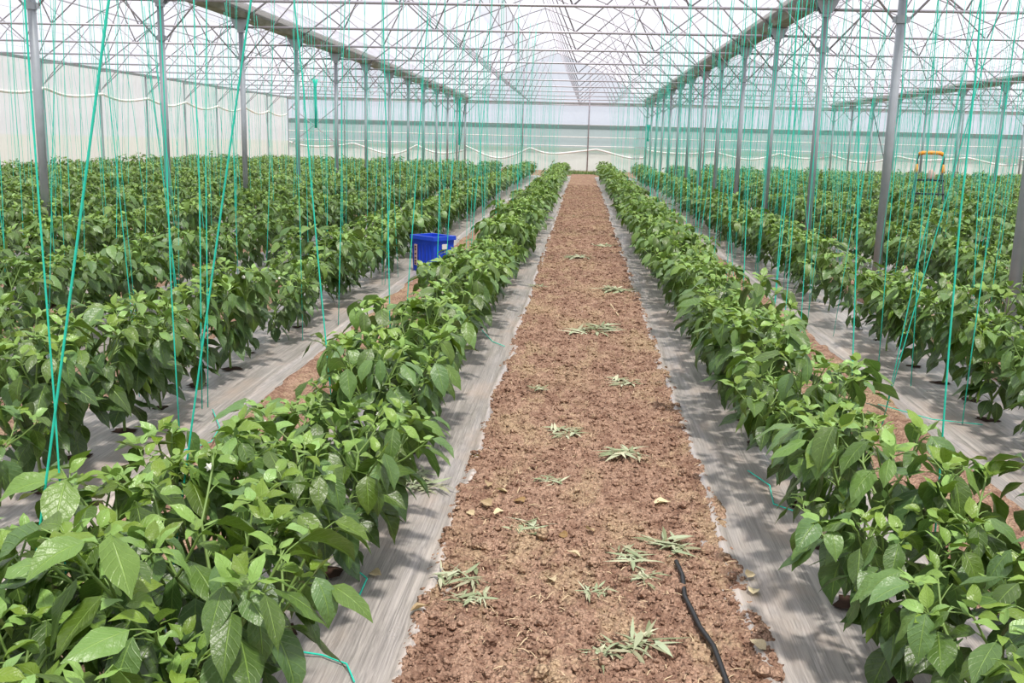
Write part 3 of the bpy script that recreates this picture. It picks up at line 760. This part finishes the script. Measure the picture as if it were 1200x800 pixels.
# ------------------------------------------------------------------ blue crate
t = empty('harvest_crate', (-1.62, 10.85, 0.0), R(50)); tag(t, 'blue plastic harvest crate standing between two left rows', 'crate')
def crate_shell():
    m = MB(); w, d, h, th, tp = .15, .185, .40, .006, .012
    b0 = .025
    def ring(x, y, z): return [(-x, -y, z), (x, -y, z), (x, y, z), (-x, y, z)]
    o0, o1 = ring(w - tp, d - tp, b0), ring(w, d, b0 + h); i0, i1 = ring(w - tp - th, d - tp - th, b0 + .01), ring(w - th, d - th, b0 + h)
    m.add(o0 + o1 + i0 + i1, [(3,2,1,0)] + [(k, (k+1) % 4, 4+(k+1) % 4, 4+k) for k in range(4)] + [(8,9,10,11)] + [(8+(k+1) % 4, 8+k, 12+k, 12+(k+1) % 4) for k in range(4)] + [(4+k, 4+(k+1) % 4, 12+(k+1) % 4, 12+k) for k in range(4)])
    for k in range(-2, 3): # ribs
        m.box(k*.05-.004, k*.05+.004, -d-.004, -d+.016, .05, .34); m.box(k*.05-.004, k*.05+.004, d-.016, d+.004, .05, .34)
        m.box(-w-.004, -w+.016, k*.06-.004, k*.06+.004, .05, .34); m.box(w-.016, w+.004, k*.06-.004, k*.06+.004, .05, .34)
    return m
crate_shell().build('body', M['blue'], t)
m = MB(); z0, z1 = .385, .43
for x0, x1, y0, y1 in ((-.165, .165, -.20, -.177), (-.165, .165, .177, .20), (-.165, -.142, -.177, .177), (.142, .165, -.177, .177)): m.box(x0, x1, y0, y1, z0, z1)
m.build('rim', M['blue'], t)
m = MB(); m.box(-.035, .035, -.196, -.188, .29, .345); m.build('handle', M['white'], t)
m = MB(); m.box(-.163, -.156, .085, .128, .10, .33)
st = m.build('sticker', M['sticker'], t); st['label'] = 'pale vertical sticker with dark print'
m = MB()
for z in (.305, .275, .225, .18, .145, .118): m.box(-.1655, -.1628, .094, .118, z - .010, z + .008)
m.build('print', M['ink'], st)
m = MB(); m.box(.05, .085, -.193, -.188, .12, .24); m.build('sticker', M['sticker'], t)

# ------------------------------------------------------------------ step ladder
t = empty('step_ladder', (6.78, 20.0, 0), R(-8)); tag(t, 'step ladder with orange top rail and black treads standing among the far right rows', 'ladder')
m = MB(); m.tube([(-.22,0,1.08), (-.245,.0,1.30), (-.225,0,1.40), (-.17,0,1.43), (.17,0,1.43), (.225,0,1.40), (.245,0,1.30), (.22,0,1.08)], .018, 8); m.build('rail', M['alu'], t, True)
m = MB(); m.tube([(-.23,0,1.405), (-.16,0,1.435), (0,0,1.44), (.16,0,1.435), (.23,0,1.405)], .038, 8); m.build('top_grip', M['orange'], t, True)
for s in (-1, 1):
    m = MB(); m.tube([(s*.235,0,1.02), (s*.245,0,1.10), (s*.245,0,1.22)], [.03, .036, .026], 8); m.build('hinge_cover', M['orange'], t, True)
    m = MB(); m.tube([(s*.235,0,1.10), (s*.29,-.42,-.02)], .016, 8); m.build('leg', M['alu'], t)
    m = MB(); m.tube([(s*.225,0,1.10), (s*.27,.42,-.02)], .014, 8); m.build('leg', M['alu'], t)
for z in (.14, .40, .66, .92):
    u = (1.10 - z) / 1.12; m = MB(); m.box(-.25-.03*u, .25+.03*u, -.42*u-.09, -.42*u+.03, z - .02, z + .012); m.build('tread', M['black'], t)
m = MB(); m.tube([(0,0,.755), (.0,0,.78), (.01,0,.86), (0,0,.92), (0,0,.94)], [.06, .075, .07, .05, .02], 12); o = m.build('pale_bag', M['sticker'], None, True); o.location = (6.78, 19.9, .18); tag(o, 'pale bag sitting on the top tread of the step ladder', 'bag')

# ------------------------------------------------------------------ light, sky, camera
w = D.worlds.new('World'); bpy.context.scene.world = w; w.use_nodes = True
bg = w.node_tree.nodes['Background']; bg.inputs[0].default_value = (.93, .95, 1.0, 1); bg.inputs[1].default_value = .92
sl = D.lights.new('sun', 'SUN'); sl.energy = 5.6; sl.angle = R(4); sl.color = (1, .94, .82)
so = D.objects.new('sun', sl); COL.objects.link(so); so.rotation_euler = Vector((-.16, .34, -1)).to_track_quat('-Z', 'Y').to_euler()
cam = D.cameras.new('camera'); cam.sensor_width = 36; cam.lens = FPX / 1200 * 36; cam.clip_start = .05; cam.clip_end = 500
co = D.objects.new('camera', cam); COL.objects.link(co)
co.matrix_world = Matrix(((r2.x, u2.x, -f_.x, 0), (r2.y, u2.y, -f_.y, 0), (r2.z, u2.z, -f_.z, CAM_H), (0, 0, 0, 1)))
sc = bpy.context.scene; sc.camera = co
sc.view_settings.view_transform = 'Standard'; sc.view_settings.look = 'None'; sc.view_settings.gamma = 1; sc.view_settings.use_curve_mapping = False
sc.view_settings.exposure = 0.12
sc.cycles.use_denoising = True; sc.cycles.max_bounces = 8; sc.cycles.transparent_max_bounces = 16; sc.cycles.diffuse_bounces = 3; sc.cycles.transmission_bounces = 5
